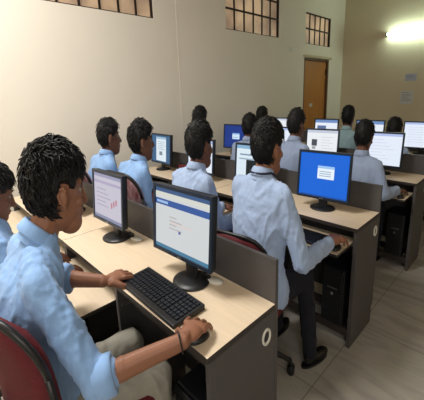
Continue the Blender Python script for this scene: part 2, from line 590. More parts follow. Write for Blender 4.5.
mons = [
    (0, 0, -.045, .69, .044, 'portal', 'monitor showing a white web page with blue banner, on the nearest desk', dict(w=.335, zb=.846, zt=1.126, pdx=-.03)),
    (0, 1, -.09, .685, .034, 'form', 'monitor with pale lavender page, second on the nearest row', dict(w=.31, zb=.83, zt=1.102, pdx=-.03)),
    (0, 2, -.13, .69, .03, 'plain', 'monitor behind the head of the foreground student in spiky black hair', {}),
    (1, 0, -.01, 1.775, .08, 'blue', 'monitor showing a bright blue desktop with a small white dialog', {}),
    (1, 1, 0, 1.775, .05, 'blackbox', 'monitor with a black picture box, left of the student with the lanyard', {}),
    (1, 2, -.02, 1.775, .02, 'plain', 'monitor with white page just right of the head in the middle of the second row', {}),
    (1, 3, -.08, 1.80, -.06, 'sidebars', 'monitor with blue side bars around a white page, nearest the left wall', dict(w=.36)),
    (2, 0, -.04, 2.9, .03, 'plain', 'white-screened monitor at the aisle end of the third row', dict(w=.31)),
    (2, 1, -.04, 2.9, .1, 'photo', 'monitor with white page and dark portrait picture, behind the bright blue screen', {}),
    (2, 2, 0, 2.9, .05, 'plain', 'monitor hidden behind the student with the lanyard in the third row', {}),
    (2, 3, -.06, 2.9, .1, 'darkblue', 'monitor showing a dark blue desktop, wall end of the third row', dict(w=.36)),
    (3, 0, .0, 4.02, .08, 'plain', 'bright white monitor at the right edge, aisle end of the rearmost row', dict(w=.38)),
    (3, 1, 0, 4.02, .05, 'banner', 'rearmost-row monitor seen behind the student at the aisle end of the third row', {}),
    (3, 2, .0, 4.02, .05, 'banner', 'rearmost-row monitor standing in front of the brown door', {}),
    (3, 3, -.07, 4.02, .05, 'photo', 'rearmost-row monitor just left of the third-row head below the door', {}),
]
for i, s, dx, y, yaw, kind, lab, kw in mons:
    monitor(seat_x(i, s) + dx, y, yaw, kind, lab, **kw)

# white adapters with black plugs behind the near monitors
for x, y, lab in ((-.800, .758, 'white cable adapter with black plug behind the nearest monitor'),
                  (-1.37, .752, 'white cable adapter with black plug behind the lavender-page monitor')):
    t = thing('cable_adapter', lab, 'adapter', (x, y, .7505), .3)
    bm = bmesh.new(); X, Y = Vector((1, 0, 0)), Vector((0, 1, 0))
    loft(bm, [(Vector((0, 0, z)), X * a, Y * a * .6) for z, a in ((0, .034), (.006, .036), (.011, .03))], 20); obj('adapter_body', bm, 'white', t, True)
    bm = bmesh.new(); box(bm, -.045, -.02, -.007, .007, .006, .02, bev=.002); obj('plug', bm, 'black', t)
    bm = bmesh.new(); tube(bm, [(-.04, 0, .014), (-.055, .012, .03), (-.06, .03, .012), (-.05, .036, .005)], .0035); obj('cord', bm, 'black', t, True)


# ================================================================== KEYBOARDS, MICE
def keyboard(x, y, z, yaw, lab, w=.335, d=.135):
    r = thing('keyboard', lab, 'keyboard', (x, y, z), yaw, 'black computer keyboards')
    bm = bmesh.new(); box(bm, -w / 2, w / 2, -d / 2, d / 2, .0, .014, bev=.004)
    for v in bm.verts: v.co.z += max(0, v.co.y + d / 2) * .06 if v.co.z > .005 else 0
    obj('case', bm, 'black', r)
    bm = bmesh.new()
    rows = 6
    kh = (d - .030) / rows
    for q in range(rows):
        y0 = -d / 2 + .020 + q * kh
        xx = -w / 2 + .010
        segs = [(.64, 14 if q else 9), (.16, 3), (.20, 4)]
        for frac, n in segs:
            L = (w - .030) * frac
            kw = L / n
            for c in range(n):
                a, b_ = xx + c * kw + .0012, xx + (c + 1) * kw - .0012
                zt = .0145 + (y0 + d / 2) * .06 + .005
                vs = [bm.verts.new(p) for p in ((a, y0 + .001, zt - .006), (b_, y0 + .001, zt - .006), (b_, y0 + kh - .001, zt - .006), (a, y0 + kh - .001, zt - .006),
                                                (a + .001, y0 + .002, zt), (b_ - .001, y0 + .002, zt), (b_ - .001, y0 + kh - .002, zt), (a + .001, y0 + kh - .002, zt))]
                for f in ((4, 5, 6, 7), (0, 1, 5, 4), (1, 2, 6, 5), (2, 3, 7, 6), (3, 0, 4, 7)): bm.faces.new([vs[i] for i in f])
            xx += L + .005
    o = obj('keys', bm, 'key', r)
    return r


keyboard(-.885, .556, .7505, -.02, 'black keyboard on the nearest desk between the foreground student\'s hands', w=.355)
keyboard(-.87, 1.535, .6485, 0, 'black keyboard on the pulled-out tray under the bright blue screen', w=.30)
keyboard(-.89, 2.66, .6485, 0, 'black keyboard on the tray at the aisle end of the third row', w=.30)


def mouse(x, y, z, yaw, lab):
    r = thing('computer_mouse', lab, 'mouse', (x, y, z), yaw)
    bm = bmesh.new(); X, Y = Vector((1, 0, 0)), Vector((0, 1, 0))
    loft(bm, [(Vector((0, 0, zz)), X * a, Y * b_) for zz, a, b_ in ((0, .019, .034), (.006, .022, .038), (.014, .020, .034), (.02, .012, .022), (.0225, .004, .008))], 24)
    obj('mouse_body', bm, 'black', r, True)
    bm = bmesh.new(); capsule(bm, (0, .016, .0195), .0025, (0, .024, .018), .0025, 8); obj('scroll_wheel', bm, 'metal', r, True)


mouse(-.622, .512, .7505, -.25, 'black mouse under the right hand of the foreground student')
mouse(-.655, 1.515, .6485, 0, 'black mouse under the hand on the second-row keyboard tray')
mouse(-.66, 2.62, .6485, 0, 'black mouse under the hand on the third-row keyboard tray')


# ================================================================== COMPUTER TOWERS
def tower(x, y, lab):
    r = thing('computer_tower', lab, 'computer tower', (x, y, .1005), 0, 'black computer towers under the desks')
    w, d, h = .13, .21, .36
    bm = bmesh.new(); box(bm, -w / 2, w / 2, 0, d, 0, h, bev=.006); obj('case', bm, 'black', r)
    bm = bmesh.new(); box(bm, -w / 2 + .004, w / 2 - .004, -.014, 0, .004, h - .004, bev=.005); p = obj('front_panel', bm, 'black', r)
    for z in (.30, .26):
        bm = bmesh.new(); box(bm, -w / 2 + .015, w / 2 - .015, -.017, -.013, z, z + .03, bev=.001); obj('drive_bay', bm, 'black', p)
    bm = bmesh.new(); box(bm, -.03, .03, -.018, -.013, .235, .242); obj('trim_strip', bm, 'metal', p)
    bm = bmesh.new(); ellip(bm, (0, -.015, .2), (.008, .004, .01), seg=12); obj('power_button', bm, 'metal', p, True)
    bm = bmesh.new()
    for k in range(6): box(bm, -w / 2 + .02, w / 2 - .02, -.0165, -.0135, .04 + k * .016, .047 + k * .016)
    obj('vent', bm, 'black', p)


tower(-.72, .535, 'black computer tower under the nearest desk beside the end panel')
tower(-.715, 1.64, 'black computer tower under the bright blue screen\'s desk')
tower(-.715, 2.765, 'black computer tower under the aisle end of the third row')


# ================================================================== CHAIRS
def make_chair():
    r = thing('office_chair', '', 'chair')

    def fin(name, bm, m, parent=r, smooth=True): return obj(name, squeeze(bm), m, parent, smooth)
    bm = bmesh.new()
    X, Y = Vector((1, 0, 0)), Vector((0, 1, 0))
    box(bm, -.23, .23, -.2, .24, .42, .485, bev=.028); fin('seat', bm, 'maroon')
    bm = bmesh.new(); box(bm, -.21, .21, -.18, .22, .40, .42, bev=.008); fin('seat_pan', bm, 'black')

    def back(yo, th, rad, inset, zlo, zhi):
        """curved rounded-rectangle pad"""
        n, mrows = 18, 14
        q = bmesh.new()
        F, Bk = [], []
        for j in range(mrows + 1):
            v = j / mrows
            z = zlo + (zhi - zlo) * v
            e = 1.0
            for d in (v * (zhi - zlo), (1 - v) * (zhi - zlo)):
                if d < rad: e = min(e, 1 - (1 - math.sqrt(max(0, 1 - ((rad - d) / rad) ** 2))) * rad / (.235 - inset))
            lean = -.12 * (z - .5) - .0
            bow = .03 * math.sin(PI * min(1, max(0, (z - .5) / .45)))
            for side, arr in ((0, F), (1, Bk)):
                row = []
                for i in range(n + 1):
                    u = (i / n * 2 - 1)
                    x = u * (.235 - inset) * e
                    edge = min(1, min(1 - abs(u), v * 1.2, (1 - v) * 1.2) * 6)
                    t = th * (.35 + .65 * math.sqrt(max(0, edge)))
                    y = -.25 + lean + bow * .6 + yo + .05 * (x / .23) ** 2 + (t / 2 if side == 0 else -t / 2)
                    row.append(q.verts.new((x, y, z)))
                arr.append(row)
        for j in range(mrows):
            for i in range(n):
                q.faces.new((F[j][i + 1], F[j][i], F[j + 1][i], F[j + 1][i + 1]))
                q.faces.new((Bk[j][i], Bk[j][i + 1], Bk[j + 1][i + 1], Bk[j + 1][i]))
            q.faces.new((F[j][0], Bk[j][0], Bk[j + 1][0], F[j + 1][0]))
            q.faces.new((Bk[j][n], F[j][n], F[j + 1][n], Bk[j + 1][n]))
        for i in range(n):
            q.faces.new((F[0][i], F[0][i + 1], Bk[0][i + 1], Bk[0][i]))
            q.faces.new((F[-1][i + 1], F[-1][i], Bk[-1][i], Bk[-1][i + 1]))
        return q
    bk = fin('backrest', back(0, .07, .13, .008, .53, .90), 'maroon')
    # black rim around the backrest
    pts = []
    zlo, zhi, rad, hw = .53, .90, .13, .232
    cs = [(hw - rad, zhi - rad, 0), (-hw + rad, zhi - rad, 90), (-hw + rad, zlo + rad, 180), (hw - rad, zlo + rad, 270)]
    for cx, cz, a0 in cs:
        for a in range(0, 91, 15):
            x = cx + rad * math.cos(math.radians(a0 + a)); z = cz + rad * math.sin(math.radians(a0 + a))
            pts.append((x, z))
    pts.append(pts[0])
    P = []
    for x, z in pts:
        lean = -.12 * (z - .5); bow = .03 * math.sin(PI * min(1, max(0, (z - .5) / .45)))
        P.append(Vector((x, -.262 + lean + bow * .6 + .05 * (x / .23) ** 2, z)))
    bm = bmesh.new(); tube(bm, P, .0115, 10); fin('rim', bm, 'black', bk)
    bm = bmesh.new(); tube(bm, [(0, -.05, .395), (0, -.24, .40), (0, -.32, .46), (0, -.325, .6), (0, -.325, .68)], .02, 10)
    fin('back_bracket', bm, 'black')
    bm = bmesh.new(); cyl(bm, (0, 0), .022, .1, .4, 16); cyl(bm, (0, 0), .035, .09, .25, 16); fin('gas_column', bm, 'black')
    for k in range(5):
        a = PI / 2 + k * 2 * PI / 5
        c, s = math.cos(a), math.sin(a)
        bm = bmesh.new(); tube(bm, [(0, 0, .12), (c * .14, s * .14, .115), (c * .27, s * .27, .085)], .02, 10, radii=[.026, .02, .014])
        leg = fin('base_arm', bm, 'black')
        bm = bmesh.new()
        for o2 in (-.018, .018):
            p = Vector((c * .27 - s * o2, s * .27 + c * o2, .03))
            ax = Vector((-s, c, 0))
            u, v = Vector((c, s, 0)), Vector((0, 0, 1))
            loft(bm, [(p - ax * .010, u * .024, v * .026), (p - ax * .007, u * .028, v * .03), (p + ax * .007, u * .028, v * .03), (p + ax * .01, u * .024, v * .026)], 16)
        tube(bm, [(c * .27, s * .27, .03), (c * .27, s * .27, .09)], .008, 8)
        fin('caster', bm, 'black', leg)
    return r


chair0 = make_chair()


# ================================================================== PEOPLE
def hand(bm, w, d, n, side, curl=.5, spread=.12, s=1.):
    """palm + five separate bent fingers. w wrist, d direction, n = direction the palm faces, side=+1 thumb towards (d x n)"""
    d = d.normalized(); n = (n - d * n.dot(d)).normalized()
    t = d.cross(n).normalized() * side          # towards the thumb
    R = Matrix((t, d, n)).transposed()
    ellip(bm, w + d * .045 * s, (.036 * s, .052 * s, .0145 * s), R, 16)
    ellip(bm, w + d * .07 * s - t * .004, (.043 * s, .024 * s, .014 * s), R, 16)
    capsule(bm, w - d * .01, .022, w + d * .02, .020)
    ellip(bm, w + d * .03 * s + t * .022 * s + n * .008, (.015 * s, .030 * s, .013 * s), R, 12)
    for k, (off, L) in enumerate(((.0345, .074), (.0115, .082), (-.0115, .077), (-.033, .062))):
        a = off / .031 * (spread + .06)
        fd = (d * math.cos(a) + t * math.sin(a)).normalized()
        p = w + d * (.080 if k in (1, 2) else .074) * s + t * off * s - n * .002
        c = .12 + .1 * curl
        r = .0084 * s
        for j, fr in enumerate((.44, .31, .25)):
            dirn = (fd * math.cos(c) + n * math.sin(c)).normalized()
            q = p + dirn * L * fr * s
            capsule(bm, p, r, q, r * .92, 10)
            p = q; r *= .92; c += curl * (.75 if j == 0 else .55)
    p = w + d * .022 * s + t * .026 * s + n * .006
    for j, (L, a, r) in enumerate(((.036, .75, .0125), (.030, .45, .0105), (.024, .25, .0095))):
        dirn = (d * math.cos(a) + t * math.sin(a) + n * (.25 + .15 * j)).normalized()
        q = p + dirn * L * s
        capsule(bm, p, r * s, q, r * .9 * s, 10)
        p = q


def hair_mesh(c, R, seed, vol=1., tuft=1., fine=5, long=-.10, spikes=500, ruffle=.6, lift=.7):
    bm = bmesh.new()
    bmesh.ops.create_icosphere(bm, subdivisions=fine, radius=1)
    rnd = random.Random(seed)
    rx, ry, rz = .083, .103, .104
    o = Vector((seed * 1.3, seed * .7, seed * 2.1))
    for v in bm.verts:
        d = v.co.normalized()
        phi = abs(math.atan2(d.x, -d.y)) / PI         # 0 back .. 1 front
        if phi < .40: h = -.97 - long
        elif phi < .47: h = -.97 - long + (phi - .40) / .07 * (1.0 + long)
        elif phi < .575: h = .03
        elif phi < .635: h = -.12
        else: h = -.1 + (phi - .62) / .38 * .62
        if phi >= .655: h = max(h, .12)
        h += .05 * noise.noise(d * 7 + o)
        m = (d.z - h) / .10
        if m > 0:
            q = d * 9 + o
            strand = noise.noise(Vector((d.x * 26, d.y * 26, d.z * 7)) + o)
            big = noise.noise(d * 5 + o)
            k = 1 + .06 * vol * min(1, m) + (.05 * big + .045 * strand) * tuft * min(1, m)
            if d.z > .3: k += .04 * vol * (d.z - .3)
            if d.z < -.3: k -= .12 * (-d.z - .3)
        else:
            k = max(.62, .95 + m * .25)
        v.co = Vector((d.x * rx * k, d.y * ry * k, d.z * rz * k + .028))
        if v.co.z < -.06: v.co.z = max(v.co.z, -.125 - long * .1)
        v.co.y -= .006
    for i in range(spikes):
        a = rnd.uniform(0, 2 * PI); e = math.asin(rnd.uniform(-.75, 1))
        d = Vector((math.cos(a) * math.cos(e), math.sin(a) * math.cos(e), math.sin(e)))
        phi = abs(math.atan2(d.x, -d.y)) / PI
        if phi > .36 and d.z < (.34 if phi < .68 else .2 + (phi - .68) * 1.5): continue
        p = Vector((d.x * rx * 1.05, d.y * ry * 1.05 - .006, d.z * rz * 1.06 + .028))
        # strands flow from the crown down and forward, ruffled
        sw = noise.noise_vector(d * 3.2 + o) * 1.3 * ruffle
        tg = Vector((d.x * .5, .75 if d.z > .2 else .1, -.75)) + sw + Vector((rnd.gauss(0, .35), rnd.gauss(0, .35), rnd.gauss(0, .35))) * ruffle
        tg = (tg - d * tg.dot(d)).normalized()
        L = rnd.uniform(.018, .036) * (.7 if phi > .36 and d.z < .6 else 1)
        lf = rnd.uniform(.05, .35) * lift * (1.5 if d.z > .5 else 1)
        k2 = (d.cross(tg)).normalized() * rnd.uniform(-.3, .3)
        tube(bm, [p - d * .004, p + (d * lf * .8 + tg * .5) * L, p + (d * lf * .9 + (tg + k2) * 1.0) * L, p + (d * lf * .6 + (tg + k2 * 2) * 1.35) * L], .003, 5, radii=[.0034, .0030, .0021, .0004])
    for v in bm.verts: v.co = R @ v.co + c
    return bm


def person(x, y, yaw, label, shirt, J, skin='skin', trousers='navy', hairkw=None, vox=.011, near=False, HS=1.04, sleeve='long', curl=.5, legs=True,
           spread=.08, handL=None, handR=None, curlL=None, hs=1.15, head_yaw=0., head_pitch=.0, head_roll=0., cloth_seed=1, bulk=1., shoes=False):
    """J: joint positions in the figure's own frame (metres, before slimming)"""
    r = thing('person', label, 'person', (x, y, 0), yaw)
    B = dict(pel=(0, 0, .52), waist=(0, .0, .66), chest=(0, .02, .88), neck=(0, .03, 1.09), head=(0, .06, 1.205),
             sL=(-.175, .02, 1.0), sR=(.175, .02, 1.0), eL=(-.235, .12, .74), eR=(.235, .12, .74), wL=(-.13, .36, .76), wR=(.15, .36, .76),
             hL=(-.09, .02, .51), hR=(.09, .02, .51), kL=(-.11, .43, .50), kR=(.11, .43, .50), aL=(-.11, .40, .09), aR=(.11, .40, .09))
    B.update(J)
    P = {k: Vector(v) for k, v in B.items()}
    up = (P['neck'] - P['chest']).normalized()
    acr = (P['sR'] - P['sL']).normalized()
    fwd = acr.cross(up) * -1
    fwd = up.cross(acr).normalized()
    if fwd.y < 0: fwd = -fwd
    Z = Vector((0, 0, 1))
    R = Matrix.Rotation(head_yaw, 3, 'Z') @ Matrix.Rotation(-head_pitch, 3, 'X') @ Matrix.Rotation(head_roll, 3, 'Y')
    hc = P['head']

    R = R @ Matrix.Scale(HS, 3)

    def H(v): return hc + R @ Vector(v)
    # ---- body: one continuous skin surface
    bm = bmesh.new()
    ellip(bm, H((0, -.008, .028)), (.074, .093, .098), R)
    ellip(bm, H((0, .020, -.03)), (.061, .070, .085), R)
    ellip(bm, H((0, .040, -.088)), (.046, .046, .040), R)
    ellip(bm, H((0, .000, -.06)), (.060, .060, .055), R)
    capsule(bm, H((0, .084, .012)), .009, H((0, .104, -.030)), .0135, 10)
    for s in (-1, 1):
        ellip(bm, H((s * .012, .096, -.034)), (.009, .009, .007), R, 10)
        ellip(bm, H((s * .031, .072, .032)), (.024, .012, .009), R, 12)      # brow
        ellip(bm, H((s * .040, .062, -.028)), (.020, .018, .018), R, 12)     # cheek
        E = R @ Matrix.Rotation(s * -.35, 3, 'Z')
        c = H((s * .082, -.010, -.008))
        # ear: rim and lobe
        pts = [c + E @ Vector((s * .004, yy * .9, zz * .85)) for yy, zz in ((.006, -.026), (-.008, -.018), (-.018, .004), (-.014, .026), (.002, .032), (.012, .02))]
        tube(bm, pts, .0065, 8)
        ellip(bm, c, (.006, .015, .026), E, 12)
        ellip(bm, c + E @ Vector((0, .004, -.026)), (.006, .008, .009), E, 10)
    ellip(bm, H((0, .084, -.060)), (.021, .011, .007), R, 12)
    ellip(bm, H((0, .080, -.072)), (.017, .011, .007), R, 12)
    capsule(bm, H((0, -.028, -.05)), .052, P['neck'] + Vector((0, 0, -.02)), .060)
    if near: ellip(bm, H((0, .0, -.085)), (.03, .03, .03), R)

    def torso(q, f):
        T = [(P['pel'] + Z * -.06, .165, .125), (P['pel'] + Z * .03, .170, .13), (P['waist'], .150, .112), ((P['waist'] + P['chest']) / 2, .158, .115),
             (P['chest'], .172, .122), ((P['chest'] * .5 + P['neck'] * .5), .170, .105), (P['neck'] + up * -.06, .125, .082), (P['neck'] + up * -.02, .075, .066), (P['neck'] + up * .01, .058, .058)]
        A = Vector((acr.x, acr.y, 0)).normalized()
        F = Vector((-A.y, A.x, 0))
        loft(q, [(c + F * -.0, A * a * f * bulk, F * b_ * f) for c, a, b_ in T], 28)
        for s in ('L', 'R'):
            capsule(q, P['neck'] - up * .05 + (P['s' + s] - P['neck']) * .2, .056 * f, P['s' + s] - up * (.006 if f > 1 else .03), (.054 if f > 1 else .03) * f)
    torso(bm, .80)
    for s, sg in (('L', -1), ('R', 1)):
        capsule(bm, P['s' + s] - up * .02, .036, P['e' + s], .036); capsule(bm, P['e' + s], .038, P['w' + s], .0265)
        mid = P['e' + s].lerp(P['w' + s], .3); ellip(bm, mid, (.036, .036, .036))
        hd = handL if s == 'L' else handR
        dd = (P['w' + s] - P['e' + s]).normalized()
        if hd is None: hdir, hn = Vector((dd.x * .7, dd.y + .2, -.15)), Vector((0, -.1, -1))
        else: hdir, hn = Vector(hd[0]), Vector(hd[1])
        hand(bm, P['w' + s] + dd * .01, hdir, hn, sg, curlL if (curlL and s == 'L') else curl, spread, hs)
        if legs:
            capsule(bm, P['h' + s], .072, P['k' + s], .052); capsule(bm, P['k' + s], .052, P['a' + s], .026)
            capsule(bm, P['a' + s] - Z * .04, .024, P['a' + s] + Vector((0, .11, -.058)), .015)
    bm = remesh(bm, vox * (.34 if near else .7), 3 if near else 2)
    obj('figure_skin', squeeze(bm), skin, r, True)
    body = r.children[0]
    body.name = 'body'
    # ---- eyes, brows
    for s in (-1, 1):
        bm = bmesh.new(); ellip(bm, H((s * .030, .070, .006)), (.012, .008, .0065), R, 14); e = obj('eye', squeeze(bm), 'eye', r, True)
        bm = bmesh.new(); ellip(bm, H((s * .030, .0775, .006)), (.005, .002, .0055), R, 10); obj('iris', squeeze(bm), 'hair', e, True)
        bm = bmesh.new(); tube(bm, [H((s * .014, .086, .029)), H((s * .03, .085, .036)), H((s * .05, .068, .031))], .003, 6); obj('eyebrow', squeeze(bm), 'hair', r, True)
    bm = bmesh.new()
    ellip(bm, H((0, .0855, -.060)), (.019, .0105, .005), R, 14); ellip(bm, H((0, .0825, -.0705)), (.015, .0105, .0055), R, 14)
    obj('lips', squeeze(bm), 'lips', r, True)
    # ---- hair
    hk = dict(seed=cloth_seed, fine=5 if near else 4); hk.update(hairkw or {})
    obj('hair', squeeze(hair_mesh(hc, R, **hk)), 'hair', r, True)
    # ---- shirt
    bm = bmesh.new()
    torso(bm, 1.08)
    sh = .0
    for s in ('L', 'R'):
        S, E, W = P['s' + s], P['e' + s], P['w' + s]
        capsule(bm, S - up * .008, .059, S.lerp(E, .5), .060); capsule(bm, S.lerp(E, .5), .060, E, .055)
        if sleeve == 'long':
            capsule(bm, E, .056, E.lerp(W, .55), .050); capsule(bm, E.lerp(W, .55), .050, E.lerp(W, .97), .036)
        else:
            capsule(bm, E, .056, E.lerp(W, .10), .058)
    bm = remesh(bm, vox, 9 if near else 6, .6)
    fold(bm, .009 if near else .007, 12, cloth_seed)
    if near: fold(bm, .0045, 26, cloth_seed + 5, .7)
    shirt_o = obj('shirt', squeeze(bm), shirt, r, True)
    # collar: a folded band
    nb = P['neck']
    ax = (H((0, -.02, -.05)) - nb).normalized() * .5 + up * .5
    ax.normalize()
    A = acr.normalized(); F = ax.cross(A).normalized()
    if F.y < 0: F = -F
    bm = bmesh.new()
    n = 30
    prof = [(.076, -.035), (.070, .000), (.064, .026), (.067, .031), (.073, .025), (.086, -.006), (.084, -.013)]
    rings = []
    for rr, hh in prof:
        ring = []
        for i in range(n + 1):
            a = PI / 2 + .20 + (2 * PI - .40) * i / n
            fr = max(0, math.sin(a))
            ring.append(bm.verts.new(nb + ax * (hh - .035 * fr * fr) + A * rr * .92 * math.cos(a) + F * (rr * math.sin(a) * 1.0 + .004)))
        rings.append(ring)
    for a_, b_ in zip(rings, rings[1:]):
        for i in range(n): bm.faces.new((a_[i], a_[i + 1], b_[i + 1], b_[i]))
    obj('collar', squeeze(bm), shirt, shirt_o, True)
    for s in ('L', 'R'):
        E, W = P['e' + s], P['w' + s]
        d = (W - E).normalized(); u, v = frame_of(d)
        bm = bmesh.new()
        if sleeve == 'long': cpos, rr, L = E.lerp(W, .96), .036, .03
        else: cpos, rr, L = E.lerp(W, .12), .055, .045
        loft(bm, [(cpos - d * L, u * rr, v * rr), (cpos - d * L * .9, u * rr * 1.1, v * rr * 1.1), (cpos, u * rr * 1.12, v * rr * 1.12), (cpos + d * L * .6, u * rr * 1.08, v * rr * 1.08), (cpos + d * L * .62, u * rr * .9, v * rr * .9)], 24)
        obj('cuff', squeeze(bm), shirt, shirt_o, True)
    # ---- trousers
    if legs:
        bm = bmesh.new()
        A2 = Vector((acr.x, acr.y, 0)).normalized(); F2 = Vector((-A2.y, A2.x, 0))
        loft(bm, [(P['pel'] + Z * -.075, A2 * .16, F2 * .13), (P['pel'] + Z * -.03, A2 * .185, F2 * .15), (P['pel'] + Z * .06, A2 * .175, F2 * .135), (P['pel'] + Z * .09, A2 * .16, F2 * .12)], 26)
        for s in ('L', 'R'):
            capsule(bm, P['h' + s], .088, P['k' + s], .068); capsule(bm, P['k' + s], .067, P['a' + s] - Z * .012, .052)
        bm = remesh(bm, vox * 1.1, 4)
        fold(bm, .008, 11, cloth_seed + 2)
        obj('trousers', squeeze(bm), trousers, r, True)
        for s, sg in (('L', -1), ('R', 1)):
            bm = bmesh.new()
            a = P['a' + s]
            g = Vector((sg * .12, 1, 0)).normalized()
            ellip(bm, (a.x, a.y - .01, .050), (.038, .05, .042)); ellip(bm, Vector((a.x, a.y, .034)) + g * .10, (.042, .095, .030), Matrix.Rotation(-sg * .12, 3, 'Z'))
            capsule(bm, a - Z * .03, .036, a - Z * .0, .038)
            bm = remesh(bm, .008, 3)
            for v in bm.verts: v.co.z = max(v.co.z, .012)
            so = obj('shoe', squeeze(bm), 'leather', r, True)
            bm = bmesh.new()
            c = Vector((a.x, a.y, 0)) + g * .055
            sd = Vector((g.y, -g.x, 0))
            loft(bm, [(Vector((c.x, c.y, z)), sd * .040, g * .135) for z in (.001, .014)], 26)
            obj('sole', squeeze(bm), 'black', so)
    return r, P


def L2(x, y, yaw, p):
    """room point -> a figure's own frame"""
    dx, dy = p[0] - x, p[1] - y
    c, s = math.cos(-yaw), math.sin(-yaw)
    return ((dx * c - dy * s) / K, (dx * s + dy * c) / K, p[2])


def seated(x, y, yaw, label, shirt, W, **kw):
    """W: joints given as points of the room"""
    J = {k: L2(x, y, yaw, v) for k, v in W.items()}
    return person(x, y, yaw, label, shirt, J, **kw)


# foreground student
A_, A_P = seated(-.95, .17, .12, 'foreground student in sky-blue shirt typing at the nearest keyboard, messy black hair', 'shirt',
    dict(pel=(-.95, .17, .52), waist=(-.965, .15, .66), chest=(-.975, .155, .89), neck=(-.990, .225, 1.075), head=(-1.005, .300, 1.192),
         sL=(-1.13, .20, .995), sR=(-.855, .175, .99), eL=(-1.20, .32, .80), eR=(-.715, .235, .745), wL=(-1.08, .435, .785), wR=(-.606, .445, .80),
         hL=(-1.02, .2, .50), hR=(-.87, .2, .50), kL=(-1.0, .48, .52), kR=(-.80, .47, .52), aL=(-1.0, .46, .09), aR=(-.79, .45, .09)),
    trousers='khaki', near=True, vox=.009, sleeve='rolled', cloth_seed=3, curl=.5, spread=.02, head_yaw=-.1, head_pitch=.12, bulk=1.12, HS=1.12,
    hairkw=dict(spikes=3200, vol=.9, tuft=1.3, ruffle=1.1, lift=1.1, long=0.), handR=((-.34, 1, -.08), (0, -.1, -1)), handL=((.08, 1, -.05), (0, -.1, -1)), curlL=.8, hs=1.25)
bm = bmesh.new()
W, E = A_P['wR'], A_P['eR']
d = (W - E).normalized(); u, v = frame_of(d); c = W - d * .012
tube(bm, [c + (u * math.cos(a * PI / 12) + v * math.sin(a * PI / 12)) * .0325 for a in range(25)], .003, 8)
g = obj('wristband', squeeze(bm), 'black', A_, True); g['label'] = 'thin black cord around the right wrist'

# second row, aisle end: the student seen from behind with the lanyard
C_, C_P = seated(-.885, 1.14, -.12, 'student in pale blue long-sleeved shirt and dark lanyard before the bright blue screen', 'shirt2',
    dict(pel=(-.87, 1.14, .52), waist=(-.88, 1.13, .66), chest=(-.88, 1.15, .87), neck=(-.88, 1.17, 1.095), head=(-.868, 1.20, 1.21),
         sL=(-1.005, 1.15, 1.02), sR=(-.757, 1.16, 1.015), eL=(-1.06, 1.27, .74), eR=(-.665, 1.18, .705), wL=(-.98, 1.45, .70), wR=(-.655, 1.425, .715),
         hL=(-.94, 1.16, .50), hR=(-.80, 1.16, .50), kL=(-.96, 1.46, .51), kR=(-.77, 1.40, .50), aL=(-.96, 1.42, .09), aR=(-.70, 1.36, .09)),
    near=True, vox=.010, cloth_seed=8, head_yaw=-.1, hairkw=dict(vol=1.2, tuft=1.1, spikes=2200, lift=.4, ruffle=.5, long=-.22), curl=.75, hs=1.4, handR=((-.1, 1, .0), (0, -.1, -1)), bulk=1.15)
bm = bmesh.new()
nb = C_P['neck']
pts = []
for i in range(19):
    a = math.radians(-60 + i * 300 / 18 + 0)
    a = math.radians(120 + i * 300 / 18)
    fr = max(0, math.sin(a))
    pts.append(nb + Vector((.082 * math.cos(a), .082 * math.sin(a) + .006, .012 - .05 * fr)))
tube(bm, pts, .006, 8)
pts2 = [nb + Vector((.04, .09, -.04)), nb + Vector((.05, .125, -.15)), nb + Vector((.01, .15, -.32))]
tube(bm, pts2, .005, 6)
g = obj('lanyard', squeeze(bm), 'strap', C_, True)

others = [
    # x, y, head, shirt, label, seed, extras
    (-1.55, .14, (-1.58, .22, 1.085), 'shirt', 'student at the left edge bowed over the nearest row, seen in profile', 5, dict(head_pitch=.35, near=True, vox=.011, HS=1.0, hairkw=dict(spikes=900, vol=.9))),
    (-1.365, 1.08, (-1.30, 1.16, 1.19), 'shirt2', 'student in pale blue shirt behind the nearest monitor, second seat of the second row', 11, dict(hairkw=dict(spikes=900, vol=1.3), near=True, vox=.011, head_yaw=-.05)),
    (-1.89, 1.0, (-1.825, 1.11, 1.18), 'shirt', 'student in blue shirt right of the one by the wall, before the side-barred page', 13, dict(hairkw=dict(spikes=1200, vol=1.3, tuft=1.4, lift=1.2, ruffle=1.), head_yaw=-.35)),
    (-2.28, .97, (-2.18, 1.06, 1.19), 'shirt', 'student in blue shirt sitting nearest the left wall in the second row', 17, dict(head_yaw=-.25)),
    (-1.43, 2.25, (-1.40, 2.33, 1.195), 'shirt3', 'student in grey-blue shirt in the third row, head in front of the door\'s foot', 19, dict(hairkw=dict(spikes=400, vol=1.3), head_yaw=-.2)),
    (-.93, 2.46, (-.925, 2.52, 1.10), 'shirt3', 'student in grey-blue shirt at the aisle end of the third row', 23, dict(hairkw=dict(vol=1.1), head_pitch=.15, Jx=dict(wR=(.33, .22, .70), eR=(.26, 0, .70)))),
    (-2.00, 2.32, (-1.97, 2.42, 1.14), 'shirt3', 'third-row student half hidden behind the lanyard wearer\'s head, before the dark blue screen', 29, dict()),
    (-2.42, 2.08, (-2.38, 2.14, 1.225), 'shirt3', 'student at the wall end whose black hair shows above the second-row head', 31, dict()),
    (-2.48, 3.20, (-2.46, 3.27, 1.17), 'shirt3', 'rearmost-row student at the wall end, only the dark hair top showing', 37, dict()),
    (-1.52, 3.52, (-1.51, 3.60, 1.16), 'shirt4', 'slim student in pale aqua shirt sitting upright in the rearmost row', 41, dict(hairkw=dict(vol=.8, long=.1))),
    (-1.00, 3.40, (-.995, 3.48, 1.05), 'shirt3', 'rearmost-row student beside the bright white monitor at the right edge', 43, dict(head_pitch=.2)),
]
